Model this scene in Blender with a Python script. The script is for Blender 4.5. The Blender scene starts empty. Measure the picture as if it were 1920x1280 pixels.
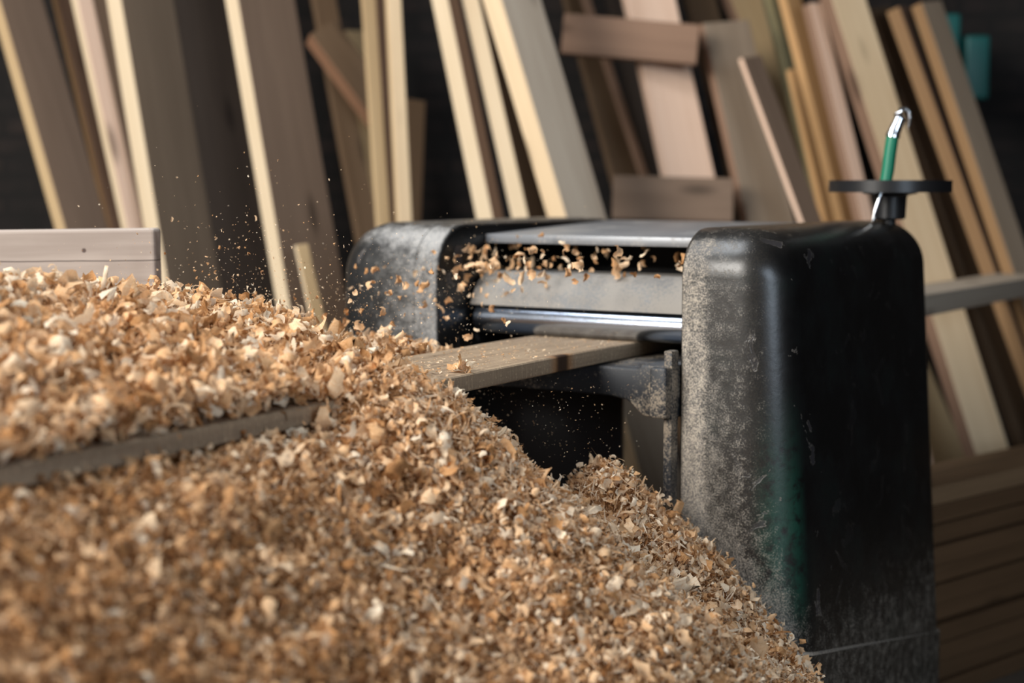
import bpy, bmesh, math, random
import numpy as np
from mathutils import Vector, Matrix, noise

random.seed(7)
RNG = np.random.default_rng(11)
SC = bpy.context.scene
COL = SC.collection
PI = math.pi

# ------------------------------------------------------------------ camera
# world: X across the planer, Y along the feed direction, Z up (metres)
FPX = 3000.0
YAW = math.radians(32.9)
PITCH = math.atan(295.0 / FPX)
FLOOR = -0.1
CAM = Vector((1.756, -2.869, 1.22))
RIGHT = Vector((math.cos(YAW), math.sin(YAW), 0))
FH = Vector((-math.sin(YAW), math.cos(YAW), 0))
FWD = FH * math.cos(PITCH) - Vector((0, 0, 1)) * math.sin(PITCH)
UP = FH * math.sin(PITCH) + Vector((0, 0, 1)) * math.cos(PITCH)

cd = bpy.data.cameras.new('camera')
cam = bpy.data.objects.new('camera', cd)
COL.objects.link(cam)
cd.lens = FPX / 1920 * 36
cd.sensor_width = 36
cd.clip_start = 0.05
cam.matrix_world = Matrix.Translation(CAM) @ Matrix((RIGHT, UP, -FWD)).transposed().to_4x4()
cd.dof.use_dof = True
cd.dof.focus_distance = 2.95
cd.dof.aperture_fstop = 1.6
cd.dof.aperture_blades = 0
SC.camera = cam

# ------------------------------------------------------------------ light
SC.view_settings.view_transform = 'Standard'
SC.view_settings.look = 'None'
SC.view_settings.gamma = 1
SC.view_settings.use_curve_mapping = False
SC.view_settings.exposure = 0.0
world = bpy.data.worlds.new('world')
SC.world = world
world.use_nodes = True
bg = world.node_tree.nodes['Background']
bg.inputs[0].default_value = (0.86, 0.82, 0.80, 1)
bg.inputs[1].default_value = 0.085


def area(name, loc, target, sx, sy, power, col):
    l = bpy.data.lights.new(name, 'AREA')
    l.shape = 'RECTANGLE'
    l.size, l.size_y, l.energy, l.color = sx, sy, power, col
    o = bpy.data.objects.new(name, l)
    COL.objects.link(o)
    o.location = loc
    d = Vector(target) - Vector(loc)
    o.rotation_euler = d.to_track_quat('-Z', 'Y').to_euler()
    return o


area('doorway_daylight', (-1.5, -6.0, 3.5), (-0.3, 0.2, 0.8), 2.6, 2.4, 590, (1.0, 0.955, 0.89))
area('overhead_fill', (-0.7, -0.7, 3.2), (0.0, -0.6, 0.8), 1.3, 1.3, 62, (0.92, 0.96, 1.0))  # added overhead fill lamp, placed close so it falls off round the drift
area('side_window_daylight', (4.6, -3.0, 2.0), (0.3, -0.4, 0.8), 1.6, 1.8, 90, (0.72, 0.85, 1.0))


# ------------------------------------------------------------------ helpers
def hz(px, py, depth=None, z=None, plane=None):
    """point of the place seen at a picture position, at a given distance / height / leaning plane"""
    u, v = (px - 960) / FPX, (640 - py) / FPX
    d = RIGHT * u + UP * v + FWD
    dh = d.dot(FH)
    if depth is not None:
        k = depth / dh
    elif z is not None:
        k = (z - CAM.z) / d.z
    else:
        D0, s = plane                       # distance = D0 + s * height
        k = (D0 + s * CAM.z) / (dh - s * d.z)
    return CAM + d * k


def link(name, me, mat=None, parent=None, smooth=False):
    o = bpy.data.objects.new(name, me)
    COL.objects.link(o)
    if mat is not None:
        for m in (mat if isinstance(mat, (list, tuple)) else [mat]):
            me.materials.append(m)
    if parent is not None:
        o.parent = parent
    if smooth:
        me.polygons.foreach_set('use_smooth', [True] * len(me.polygons))
    return o


def frombm(name, bm, mat, parent=None, smooth=False, angle=None):
    me = bpy.data.meshes.new(name)
    bmesh.ops.recalc_face_normals(bm, faces=bm.faces)
    bm.to_mesh(me)
    bm.free()
    o = link(name, me, mat, parent, smooth)
    if angle is not None:
        me.polygons.foreach_set('use_smooth', [True] * len(me.polygons))
        me.set_sharp_from_angle(angle=math.radians(angle))
    return o


def empty(name, loc=(0, 0, 0)):
    o = bpy.data.objects.new(name, None)
    COL.objects.link(o)
    o.location = loc
    return o


def tag(o, label=None, cat=None, group=None, kind=None):
    if label: o['label'] = label
    if cat: o['category'] = cat
    if group: o['group'] = group
    if kind: o['kind'] = kind
    return o


def bm_box(x0, x1, y0, y1, z0, z1, bev=0.0, seg=2, bm=None):
    b = bmesh.new()
    r = bmesh.ops.create_cube(b, size=1)
    for v in b.verts:
        v.co = Vector(((x0 + x1) / 2 + v.co.x * (x1 - x0), (y0 + y1) / 2 + v.co.y * (y1 - y0), (z0 + z1) / 2 + v.co.z * (z1 - z0)))
    if bev > 0:
        bmesh.ops.bevel(b, geom=list(b.edges), offset=bev, segments=seg, profile=0.5, affect='EDGES')
    return b


def merge(*bms):
    out = bmesh.new()
    for b in bms:
        me = bpy.data.meshes.new('tmp')
        b.to_mesh(me)
        b.free()
        out.from_mesh(me)
        bpy.data.meshes.remove(me)
    return out


def bm_prism(poly, a0, a1, axis='x', bev=0.0, seg=2):
    """extrude a polygon (pairs) along an axis"""
    b = bmesh.new()
    def P(p, a):
        return {'x': (a, p[0], p[1]), 'y': (p[0], a, p[1]), 'z': (p[0], p[1], a)}[axis]
    A = [b.verts.new(P(p, a0)) for p in poly]
    B = [b.verts.new(P(p, a1)) for p in poly]
    n = len(poly)
    b.faces.new(A)
    b.faces.new(B[::-1])
    for i in range(n):
        b.faces.new((A[i], B[i], B[(i + 1) % n], A[(i + 1) % n]))
    bmesh.ops.recalc_face_normals(b, faces=b.faces)
    if bev > 0:
        bmesh.ops.bevel(b, geom=list(b.edges), offset=bev, segments=seg, profile=0.5, affect='EDGES')
    return b


def bm_lathe(profile, seg=48, mat4=None):
    """profile of (radius, height) turned round Z"""
    b = bmesh.new()
    rings = []
    for r, z in profile:
        if r < 1e-6:
            rings.append([b.verts.new((0, 0, z))])
        else:
            rings.append([b.verts.new((r * math.cos(2 * PI * i / seg), r * math.sin(2 * PI * i / seg), z)) for i in range(seg)])
    for a, c in zip(rings, rings[1:]):
        for i in range(seg):
            j = (i + 1) % seg
            if len(a) == 1 and len(c) == 1: continue
            if len(a) == 1: b.faces.new((a[0], c[i], c[j]))
            elif len(c) == 1: b.faces.new((a[i], a[j], c[0]))
            else: b.faces.new((a[i], a[j], c[j], c[i]))
    if mat4 is not None:
        b.transform(mat4)
    return b


def bm_tube(pts, rad, seg=12, cap=True):
    """tube along points, rad number or list"""
    pts = [Vector(p) for p in pts]
    if not isinstance(rad, (list, tuple)): rad = [rad] * len(pts)
    b = bmesh.new()
    rings = []
    up = Vector((0.13, 0.31, 0.94)).normalized()
    for i, p in enumerate(pts):
        t = (pts[min(i + 1, len(pts) - 1)] - pts[max(i - 1, 0)]).normalized()
        s = t.cross(up)
        if s.length < 1e-3: s = t.cross(Vector((1, 0, 0)))
        s.normalize()
        q = s.cross(t).normalized()
        rings.append([b.verts.new(p + (s * math.cos(2 * PI * k / seg) + q * math.sin(2 * PI * k / seg)) * rad[i]) for k in range(seg)])
    for a, c in zip(rings, rings[1:]):
        for k in range(seg):
            b.faces.new((a[k], a[(k + 1) % seg], c[(k + 1) % seg], c[k]))
    if cap:
        b.faces.new(rings[0][::-1])
        b.faces.new(rings[-1])
    return b


# ------------------------------------------------------------------ materials
def newmat(name):
    m = bpy.data.materials.new(name)
    m.use_nodes = True
    nt = m.node_tree
    b = nt.nodes['Principled BSDF']
    return m, nt, b


def N(nt, kind, **kw):
    n = nt.nodes.new(kind)
    for k, v in kw.items():
        if k.startswith('i_'):
            key = k[2:]
            n.inputs[int(key) if key.isdigit() else key.replace('_', ' ')].default_value = v
        else:
            setattr(n, k, v)
    return n


def ramp(nt, stops, interp='LINEAR'):
    r = nt.nodes.new('ShaderNodeValToRGB')
    r.color_ramp.interpolation = interp
    e = r.color_ramp.elements
    e[0].position, e[0].color = stops[0][0], (*stops[0][1], 1)
    e[1].position, e[1].color = stops[-1][0], (*stops[-1][1], 1)
    for p, c in stops[1:-1]:
        x = e.new(p)
        x.color = (*c, 1)
    return r


def mixc(nt, fac, a, b):
    n = nt.nodes.new('ShaderNodeMix')
    n.data_type = 'RGBA'
    for sock, v in ((n.inputs[0], fac), (n.inputs[6], a), (n.inputs[7], b)):
        if hasattr(v, 'links'): nt.links.new(v, sock)
        elif isinstance(v, (tuple, list)): sock.default_value = (*v[:3], 1)
        else: sock.default_value = v
    return n.outputs[2]


def math_(nt, op, a, b=None, clamp=False):
    n = nt.nodes.new('ShaderNodeMath')
    n.operation = op
    n.use_clamp = clamp
    for i, v in enumerate((a, b)):
        if v is None: continue
        if hasattr(v, 'links'): nt.links.new(v, n.inputs[i])
        else: n.inputs[i].default_value = v
    return n.outputs[0]


def maprange(nt, v, a, b, c=0.0, d=1.0, smooth=True):
    n = nt.nodes.new('ShaderNodeMapRange')
    n.interpolation_type = 'SMOOTHSTEP' if smooth else 'LINEAR'
    nt.links.new(v, n.inputs[0])
    for i, x in enumerate((a, b, c, d)): n.inputs[i + 1].default_value = x
    return n.outputs[0]


def wood(name, col, dark, grain=1.0, rough=0.75, axis=2, knots=True, contrast=0.6, spec=0.25):
    """grain runs along the local axis; every object gets its own shift"""
    m, nt, b = newmat(name)
    tc = N(nt, 'ShaderNodeTexCoord')
    oi = N(nt, 'ShaderNodeObjectInfo')
    add = N(nt, 'ShaderNodeVectorMath', operation='ADD')
    sc = N(nt, 'ShaderNodeVectorMath', operation='SCALE')
    comb = N(nt, 'ShaderNodeCombineXYZ')
    for i in range(3): nt.links.new(oi.outputs['Random'], comb.inputs[i])
    nt.links.new(comb.outputs[0], sc.inputs[0]); sc.inputs['Scale'].default_value = 37.0
    nt.links.new(tc.outputs['Object'], add.inputs[0]); nt.links.new(sc.outputs[0], add.inputs[1])
    mp = N(nt, 'ShaderNodeMapping')
    s = [34 * grain] * 3
    s[axis] = 1.6 * grain
    mp.inputs['Scale'].default_value = s
    nt.links.new(add.outputs[0], mp.inputs[0])
    n1 = N(nt, 'ShaderNodeTexNoise', i_Scale=1.0, i_Detail=5.0, i_Roughness=0.6, i_Distortion=0.6)
    nt.links.new(mp.outputs[0], n1.inputs['Vector'])
    mp2 = N(nt, 'ShaderNodeMapping')
    s2 = [7 * grain] * 3
    s2[axis] = 1.1 * grain
    mp2.inputs['Scale'].default_value = s2
    nt.links.new(add.outputs[0], mp2.inputs[0])
    n2 = N(nt, 'ShaderNodeTexNoise', i_Scale=1.0, i_Detail=3.0, i_Roughness=0.5)
    nt.links.new(mp2.outputs[0], n2.inputs['Vector'])
    f1 = maprange(nt, n1.outputs[0], 0.36, 0.66)
    f2 = maprange(nt, n2.outputs[0], 0.34, 0.68)
    f = math_(nt, 'ADD', math_(nt, 'MULTIPLY', f1, 0.55 * contrast), math_(nt, 'MULTIPLY', f2, 0.55 * contrast), True)
    c = mixc(nt, f, col, dark)
    if knots:
        vo = N(nt, 'ShaderNodeTexVoronoi', i_Scale=1.0)
        mp3 = N(nt, 'ShaderNodeMapping')
        s3 = [7.0] * 3
        s3[axis] = 2.2
        mp3.inputs['Scale'].default_value = s3
        nt.links.new(add.outputs[0], mp3.inputs[0])
        nt.links.new(mp3.outputs[0], vo.inputs['Vector'])
        k = maprange(nt, vo.outputs['Distance'], 0.05, 0.2, 0.75, 0.0)
        c = mixc(nt, k, c, tuple(x * 0.35 for x in dark))
    nt.links.new(c, b.inputs['Base Color'])
    b.inputs['Roughness'].default_value = rough
    b.inputs['Specular IOR Level'].default_value = spec
    bp = N(nt, 'ShaderNodeBump', i_Strength=0.25, i_Distance=0.002)
    nt.links.new(n1.outputs[0], bp.inputs['Height'])
    nt.links.new(bp.outputs[0], b.inputs['Normal'])
    return m


WM = {
    'pale':   wood('pale_fresh_pine', (0.74, 0.57, 0.37), (0.58, 0.41, 0.24), contrast=0.6),
    'cream':  wood('cream_fresh_pine', (0.62, 0.50, 0.345), (0.50, 0.37, 0.225), contrast=0.5, knots=False),
    'tan':    wood('tan_pine', (0.50, 0.36, 0.20), (0.37, 0.245, 0.125)),
    'pink':   wood('pinkish_pine', (0.86, 0.62, 0.47), (0.70, 0.46, 0.32)),
    'orange': wood('orange_pine', (0.56, 0.33, 0.15), (0.40, 0.22, 0.09)),
    'red':    wood('reddish_wood', (0.40, 0.22, 0.13), (0.24, 0.12, 0.07)),
    'face':   wood('weathered_brown_face', (0.215, 0.148, 0.105), (0.145, 0.097, 0.067)),
    'face2':  wood('weathered_olive_face', (0.20, 0.145, 0.10), (0.13, 0.092, 0.062)),
    'grey':   wood('grey_weathered_face', (0.44, 0.375, 0.30), (0.30, 0.235, 0.175)),
    'dark':   wood('dark_old_board', (0.085, 0.065, 0.052), (0.05, 0.037, 0.03)),
    'brown':  wood('brown_old_board', (0.27, 0.165, 0.11), (0.17, 0.10, 0.065)),
    'deep':   wood('deep_brown_board', (0.15, 0.095, 0.055), (0.09, 0.055, 0.03)),
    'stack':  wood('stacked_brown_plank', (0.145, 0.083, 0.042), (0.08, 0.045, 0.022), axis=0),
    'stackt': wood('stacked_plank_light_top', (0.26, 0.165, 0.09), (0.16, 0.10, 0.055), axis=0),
    'amber':  wood('amber_pine_edge', (0.29, 0.17, 0.08), (0.19, 0.105, 0.048)),
    'greybrown': wood('grey_brown_face', (0.33, 0.255, 0.185), (0.22, 0.165, 0.115)),
    'bark':   wood('mottled_bark_edge', (0.30, 0.25, 0.13), (0.07, 0.07, 0.045), grain=2.2, contrast=1.0),
}


def plank_mat():
    m, nt, b = newmat('planed_grey_brown_plank')
    tc = N(nt, 'ShaderNodeTexCoord')
    sep = N(nt, 'ShaderNodeSeparateXYZ')
    nt.links.new(tc.outputs['Object'], sep.inputs[0])
    mp = N(nt, 'ShaderNodeMapping')
    mp.inputs['Scale'].default_value = (60, 2.5, 60)
    nt.links.new(tc.outputs['Object'], mp.inputs[0])
    n1 = N(nt, 'ShaderNodeTexNoise', i_Scale=1.0, i_Detail=5.0, i_Roughness=0.6)
    nt.links.new(mp.outputs[0], n1.inputs['Vector'])
    c = mixc(nt, maprange(nt, n1.outputs[0], 0.3, 0.7), (0.34, 0.25, 0.165), (0.225, 0.16, 0.105))
    # saw marks on the edge: fine upright streaks
    mp2 = N(nt, 'ShaderNodeMapping')
    mp2.inputs['Scale'].default_value = (8, 190, 14)
    nt.links.new(tc.outputs['Object'], mp2.inputs[0])
    n2 = N(nt, 'ShaderNodeTexNoise', i_Scale=1.0, i_Detail=3.0)
    nt.links.new(mp2.outputs[0], n2.inputs['Vector'])
    c = mixc(nt, math_(nt, 'MULTIPLY', maprange(nt, n2.outputs[0], 0.5, 0.72), 0.5), c, (0.50, 0.37, 0.24))
    # dust specks
    n3 = N(nt, 'ShaderNodeTexNoise', i_Scale=170.0, i_Detail=2.0)
    nt.links.new(tc.outputs['Object'], n3.inputs['Vector'])
    c = mixc(nt, math_(nt, 'MULTIPLY', maprange(nt, n3.outputs[0], 0.6, 0.72), 0.6), c, (0.66, 0.5, 0.32))
    # the dark knot on the near edge
    dx = math_(nt, 'SUBTRACT', sep.outputs[1], -0.17)
    halo = maprange(nt, math_(nt, 'ABSOLUTE', dx), 0.02, 0.055, 0.7, 0.0)
    c = mixc(nt, math_(nt, 'MULTIPLY', halo, maprange(nt, sep.outputs[0], 0.105, 0.122)), c, (0.30, 0.13, 0.04))
    k = maprange(nt, math_(nt, 'ABSOLUTE', dx), 0.012, 0.032, 1.0, 0.0)
    kx = maprange(nt, sep.outputs[0], 0.105, 0.122, 0.0, 1.0)
    c = mixc(nt, math_(nt, 'MULTIPLY', math_(nt, 'MULTIPLY', k, kx), 0.95), c, (0.028, 0.014, 0.008))
    nt.links.new(c, b.inputs['Base Color'])
    b.inputs['Roughness'].default_value = 0.7
    b.inputs['Specular IOR Level'].default_value = 0.3
    bp = N(nt, 'ShaderNodeBump', i_Strength=0.4, i_Distance=0.0015)
    nt.links.new(n2.outputs[0], bp.inputs['Height'])
    nt.links.new(bp.outputs[0], b.inputs['Normal'])
    return m


def paint(name, dust=0.6, green=True, side=1, top=0.30):
    """old black enamel over green, sawdust caught on the outfeed side"""
    m, nt, b = newmat(name)
    tc = N(nt, 'ShaderNodeTexCoord')
    pos = tc.outputs['Object']
    sep = N(nt, 'ShaderNodeSeparateXYZ')
    nt.links.new(pos, sep.inputs[0])
    x, y, z = sep.outputs
    geo = N(nt, 'ShaderNodeNewGeometry')
    big = N(nt, 'ShaderNodeTexNoise', i_Scale=7.0, i_Detail=4.0, i_Roughness=0.6)
    nt.links.new(pos, big.inputs['Vector'])
    mid = N(nt, 'ShaderNodeTexNoise', i_Scale=38.0, i_Detail=4.0, i_Roughness=0.65)
    nt.links.new(pos, mid.inputs['Vector'])
    fine = N(nt, 'ShaderNodeTexNoise', i_Scale=330.0, i_Detail=3.0, i_Roughness=0.7)
    nt.links.new(pos, fine.inputs['Vector'])
    c = mixc(nt, maprange(nt, big.outputs[0], 0.4, 0.65), (0.004, 0.004, 0.0042), (0.008, 0.0085, 0.009))
    if green:
        # green enamel where the black has worn off along the lower front corner
        gz = math_(nt, 'MULTIPLY', maprange(nt, z, 0.30, 0.42), maprange(nt, z, 0.45, 0.86, 1.0, 0.0))
        gx = math_(nt, 'MULTIPLY', maprange(nt, x, 0.45, 0.51), maprange(nt, y, 0.05, 0.085, 1.0, 0.0))
        gm = math_(nt, 'MULTIPLY', gz, gx)
        gm = math_(nt, 'MULTIPLY', gm, maprange(nt, mid.outputs[0], 0.3, 0.55))
        c = mixc(nt, gm, c, (0.007, 0.050, 0.034))
        gm2 = math_(nt, 'MULTIPLY', maprange(nt, big.outputs[0], 0.5, 0.7), 0.5)
        c = mixc(nt, gm2, c, (0.005, 0.011, 0.009))
    nsep = N(nt, 'ShaderNodeSeparateXYZ')
    nt.links.new(geo.outputs['Normal'], nsep.inputs[0])
    ny = nsep.outputs[1]
    # chipped patches with pale rims
    vo = N(nt, 'ShaderNodeTexNoise', i_Scale=13.0, i_Detail=5.0, i_Roughness=0.55, i_Distortion=0.8)
    nt.links.new(pos, vo.inputs['Vector'])
    ring = maprange(nt, math_(nt, 'ABSOLUTE', math_(nt, 'SUBTRACT', vo.outputs[0], 0.635)), 0.002, 0.009, 1.0, 0.0)
    near = math_(nt, 'MULTIPLY', maprange(nt, y, 0.08, 0.30, 1.0, 0.12), maprange(nt, x, 0.445, 0.50, 0.15, 1.0)) if side > 0 else maprange(nt, y, 0.0, 0.3, 1.0, 0.5)
    c = mixc(nt, math_(nt, 'MULTIPLY', math_(nt, 'MULTIPLY', ring, near), 0.55), c, (0.26, 0.23, 0.2))
    inside = maprange(nt, vo.outputs[0], 0.635, 0.645)
    c = mixc(nt, math_(nt, 'MULTIPLY', math_(nt, 'MULTIPLY', inside, near), 0.6), c, (0.06, 0.055, 0.06))
    # sawdust: heavy by the mouth, thinning towards the corner, light on top and low on the side
    if side > 0:
        edge = math_(nt, 'ADD', maprange(nt, x, 0.30, 0.50, 0.76, 0.36, smooth=False), maprange(nt, x, 0.345, 0.372, 0.22, 0.0))
        edge = math_(nt, 'MULTIPLY', edge, maprange(nt, z, 0.35, 1.1, 1.1, 0.8))
        front = maprange(nt, math_(nt, 'MULTIPLY', ny, -1.0), 0.45, 0.9)
    else:
        edge = maprange(nt, x, -0.56, -0.30, 0.35, 1.0, smooth=False)
        front = maprange(nt, math_(nt, 'MULTIPLY', ny, -1.0), 0.2, 0.8)
    d0 = math_(nt, 'MULTIPLY', edge, front)
    sp = N(nt, 'ShaderNodeSeparateXYZ')
    nt.links.new(geo.outputs['Normal'], sp.inputs[0])
    d1 = math_(nt, 'MULTIPLY', maprange(nt, sp.outputs[2], 0.45, 0.95), top)
    low = math_(nt, 'MULTIPLY', maprange(nt, z, 0.22, 0.62, 1.0, 0.0), 0.40)
    amt = math_(nt, 'ADD', math_(nt, 'ADD', math_(nt, 'MULTIPLY', d0, dust * 1.15), d1), low)
    thr = math_(nt, 'ADD', math_(nt, 'MULTIPLY', fine.outputs[0], 0.62), math_(nt, 'MULTIPLY', mid.outputs[0], 0.55))
    lvl = math_(nt, 'SUBTRACT', math_(nt, 'ADD', amt, thr), 1.0)
    dm = maprange(nt, lvl, -0.12, 0.32, 0.0, 0.92)
    soft = math_(nt, 'MULTIPLY', math_(nt, 'ADD', d0, d1), 0.10)
    dm = math_(nt, 'MAXIMUM', dm, soft)
    dustc = mixc(nt, maprange(nt, fine.outputs[0], 0.4, 0.62), *(((0.22, 0.20, 0.18), (0.52, 0.45, 0.36)) if side > 0 else ((0.24, 0.245, 0.25), (0.42, 0.40, 0.37))))
    c = mixc(nt, dm, c, dustc)
    nt.links.new(c, b.inputs['Base Color'])
    r = math_(nt, 'ADD', math_(nt, 'MULTIPLY', dm, 0.5), 0.26, True)
    r = math_(nt, 'ADD', r, math_(nt, 'MULTIPLY', mid.outputs[0], 0.1), True)
    nt.links.new(r, b.inputs['Roughness'])
    b.inputs['Specular IOR Level'].default_value = 0.5
    bp = N(nt, 'ShaderNodeBump', i_Strength=0.3, i_Distance=0.004)
    h = math_(nt, 'ADD', math_(nt, 'MULTIPLY', mid.outputs[0], 0.35), math_(nt, 'ADD', math_(nt, 'MULTIPLY', dm, 0.5), math_(nt, 'MULTIPLY', inside, -0.6)))
    nt.links.new(h, bp.inputs['Height'])
    nt.links.new(bp.outputs[0], b.inputs['Normal'])
    return m


def metal(name, col, rough, metallic=1.0, dust=0.0, dustcol=(0.5, 0.43, 0.34)):
    m, nt, b = newmat(name)
    tc = N(nt, 'ShaderNodeTexCoord')
    n1 = N(nt, 'ShaderNodeTexNoise', i_Scale=210.0, i_Detail=4.0, i_Roughness=0.7)
    nt.links.new(tc.outputs['Object'], n1.inputs['Vector'])
    n2 = N(nt, 'ShaderNodeTexNoise', i_Scale=9.0, i_Detail=3.0)
    nt.links.new(tc.outputs['Object'], n2.inputs['Vector'])
    v = math_(nt, 'ADD', math_(nt, 'MULTIPLY', n1.outputs[0], 0.6), math_(nt, 'MULTIPLY', n2.outputs[0], 0.6))
    k = maprange(nt, v, 0.85 - dust * 0.5, 1.05 - dust * 0.6, 0.0, min(1.0, dust * 1.4))
    c = mixc(nt, k, col, dustcol)
    nt.links.new(c, b.inputs['Base Color'])
    nt.links.new(math_(nt, 'MULTIPLY', math_(nt, 'SUBTRACT', 1.0, k), metallic), b.inputs['Metallic'])
    nt.links.new(math_(nt, 'ADD', math_(nt, 'MULTIPLY', k, 0.55), rough, True), b.inputs['Roughness'])
    bp = N(nt, 'ShaderNodeBump', i_Strength=0.08, i_Distance=0.002)
    nt.links.new(n1.outputs[0], bp.inputs['Height'])
    nt.links.new(bp.outputs[0], b.inputs['Normal'])
    return m


def shaving_mat(name, translucent=0.28):
    m, nt, b = newmat(name)
    at = N(nt, 'ShaderNodeAttribute', attribute_name='tone')
    tc = N(nt, 'ShaderNodeTexCoord')
    n1 = N(nt, 'ShaderNodeTexNoise', i_Scale=260.0, i_Detail=3.0)
    nt.links.new(tc.outputs['Object'], n1.inputs['Vector'])
    al = N(nt, 'ShaderNodeAttribute', attribute_name='along')
    cb = N(nt, 'ShaderNodeCombineXYZ')
    nt.links.new(math_(nt, 'MULTIPLY', al.outputs['Fac'], 900.0), cb.inputs[0])
    nt.links.new(math_(nt, 'MULTIPLY', at.outputs['Fac'], 91.0), cb.inputs[1])
    pleat = N(nt, 'ShaderNodeTexNoise', i_Scale=1.0, i_Detail=2.0)
    nt.links.new(cb.outputs[0], pleat.inputs['Vector'])
    bp = N(nt, 'ShaderNodeBump', i_Strength=0.5, i_Distance=0.0012)
    nt.links.new(pleat.outputs[0], bp.inputs['Height'])
    nt.links.new(bp.outputs[0], b.inputs['Normal'])
    band = math_(nt, 'MULTIPLY', math_(nt, 'SUBTRACT', pleat.outputs[0], 0.5), 0.55)
    v = math_(nt, 'ADD', math_(nt, 'ADD', at.outputs['Fac'], band), math_(nt, 'MULTIPLY', math_(nt, 'SUBTRACT', n1.outputs[0], 0.5), 0.45), True)
    r = ramp(nt, [(0.0, (0.23, 0.105, 0.04)), (0.25, (0.55, 0.285, 0.115)), (0.5, (0.74, 0.455, 0.235)), (0.75, (0.84, 0.615, 0.395)), (1.0, (0.92, 0.79, 0.61))])
    nt.links.new(v, r.inputs[0])
    nt.links.new(r.outputs[0], b.inputs['Base Color'])
    b.inputs['Roughness'].default_value = 0.72
    b.inputs['Specular IOR Level'].default_value = 0.2
    tr = N(nt, 'ShaderNodeBsdfTranslucent')
    nt.links.new(r.outputs[0], tr.inputs[0])
    mx = N(nt, 'ShaderNodeMixShader')
    mx.inputs[0].default_value = translucent
    nt.links.new(b.outputs[0], mx.inputs[1])
    nt.links.new(tr.outputs[0], mx.inputs[2])
    out = nt.nodes['Material Output']
    nt.links.new(mx.outputs[0], out.inputs[0])
    return m


M_SHAV = shaving_mat('wood_shaving')
M_PLANK = plank_mat()
M_PAINT_R = paint('black_enamel_worn_to_green', 0.62, True, 1)
M_PAINT_L = paint('black_enamel_dusty', 0.5, False, -1, 0.40)
M_PAINT_P = paint('black_enamel_with_dusty_ledge', 0.62, True, 1, 0.72)
M_STEEL = metal('polished_roller_steel', (0.42, 0.48, 0.58), 0.2, 1.0, 0.0)
M_SHEET = metal('dusty_sheet_metal', (0.16, 0.165, 0.17), 0.5, 0.25, 0.75, (0.27, 0.25, 0.225))
M_PLATE = metal('grey_worn_plate', (0.24, 0.25, 0.265), 0.42, 0.4, 0.45, (0.42, 0.38, 0.33))
M_IRON = metal('dusty_cast_iron', (0.028, 0.030, 0.034), 0.5, 0.3, 0.55, (0.36, 0.29, 0.21))
M_DARK = metal('black_cast_iron', (0.008, 0.008, 0.009), 0.5, 0.1, 0.0)
M_BLKPL = metal('black_plastic', (0.011, 0.011, 0.012), 0.36, 0.0, 0.0)
M_CHROME = metal('bright_chrome', (0.80, 0.82, 0.85), 0.14, 1.0, 0.0)
M_GREEN = metal('green_rubber_sleeve', (0.0, 0.16, 0.085), 0.42, 0.0, 0.0)
M_TEAL = metal('teal_painted_metal', (0.005, 0.085, 0.08), 0.5, 0.0, 0.12, (0.10, 0.12, 0.09))


def brick_mat():
    m, nt, b = newmat('dark_old_brick')
    tc = N(nt, 'ShaderNodeTexCoord')
    mp = N(nt, 'ShaderNodeMapping')
    mp.inputs['Rotation'].default_value = (PI / 2, 0, 0)
    nt.links.new(tc.outputs['Object'], mp.inputs[0])
    br = N(nt, 'ShaderNodeTexBrick', i_Scale=1.0)
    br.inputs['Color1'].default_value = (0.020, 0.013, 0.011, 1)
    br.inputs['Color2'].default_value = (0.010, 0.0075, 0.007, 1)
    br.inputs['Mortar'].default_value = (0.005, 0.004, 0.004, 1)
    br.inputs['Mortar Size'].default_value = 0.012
    br.inputs['Brick Width'].default_value = 0.24
    br.inputs['Row Height'].default_value = 0.075
    nt.links.new(mp.outputs[0], br.inputs['Vector'])
    n = N(nt, 'ShaderNodeTexNoise', i_Scale=9.0, i_Detail=4.0)
    nt.links.new(tc.outputs['Object'], n.inputs['Vector'])
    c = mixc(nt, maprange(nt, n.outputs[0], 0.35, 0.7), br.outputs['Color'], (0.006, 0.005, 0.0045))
    nt.links.new(c, b.inputs['Base Color'])
    b.inputs['Roughness'].default_value = 0.9
    bp = N(nt, 'ShaderNodeBump', i_Strength=0.6, i_Distance=0.01)
    nt.links.new(br.outputs['Fac'], bp.inputs['Height'])
    bp.invert = True
    nt.links.new(bp.outputs[0], b.inputs['Normal'])
    return m


def floor_mat():
    m, nt, b = newmat('dusty_concrete_floor')
    tc = N(nt, 'ShaderNodeTexCoord')
    n = N(nt, 'ShaderNodeTexNoise', i_Scale=4.0, i_Detail=6.0)
    nt.links.new(tc.outputs['Object'], n.inputs['Vector'])
    nt.links.new(mixc(nt, n.outputs[0], (0.10, 0.08, 0.06), (0.20, 0.16, 0.12)), b.inputs['Base Color'])
    b.inputs['Roughness'].default_value = 0.9
    return m


# ------------------------------------------------------------------ the room
G0 = Vector((CAM.x, CAM.y, FLOOR))                       # floor point under the camera


def room(r, f, z=0.0):
    return G0 + RIGHT * r + FH * f + Vector((0, 0, z))


WALL_D = 6.1
bmf = bmesh.new()
bmf.faces.new([bmf.verts.new(room(*p)) for p in ((-4.5, -3.5), (3.4, -3.5), (3.4, WALL_D), (-4.5, WALL_D))])
r_ = bmesh.ops.extrude_face_region(bmf, geom=list(bmf.faces))
for v in r_['geom']:
    if isinstance(v, bmesh.types.BMVert): v.co.z -= 0.1
tag(frombm('floor', bmf, floor_mat()), kind='structure')

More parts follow.
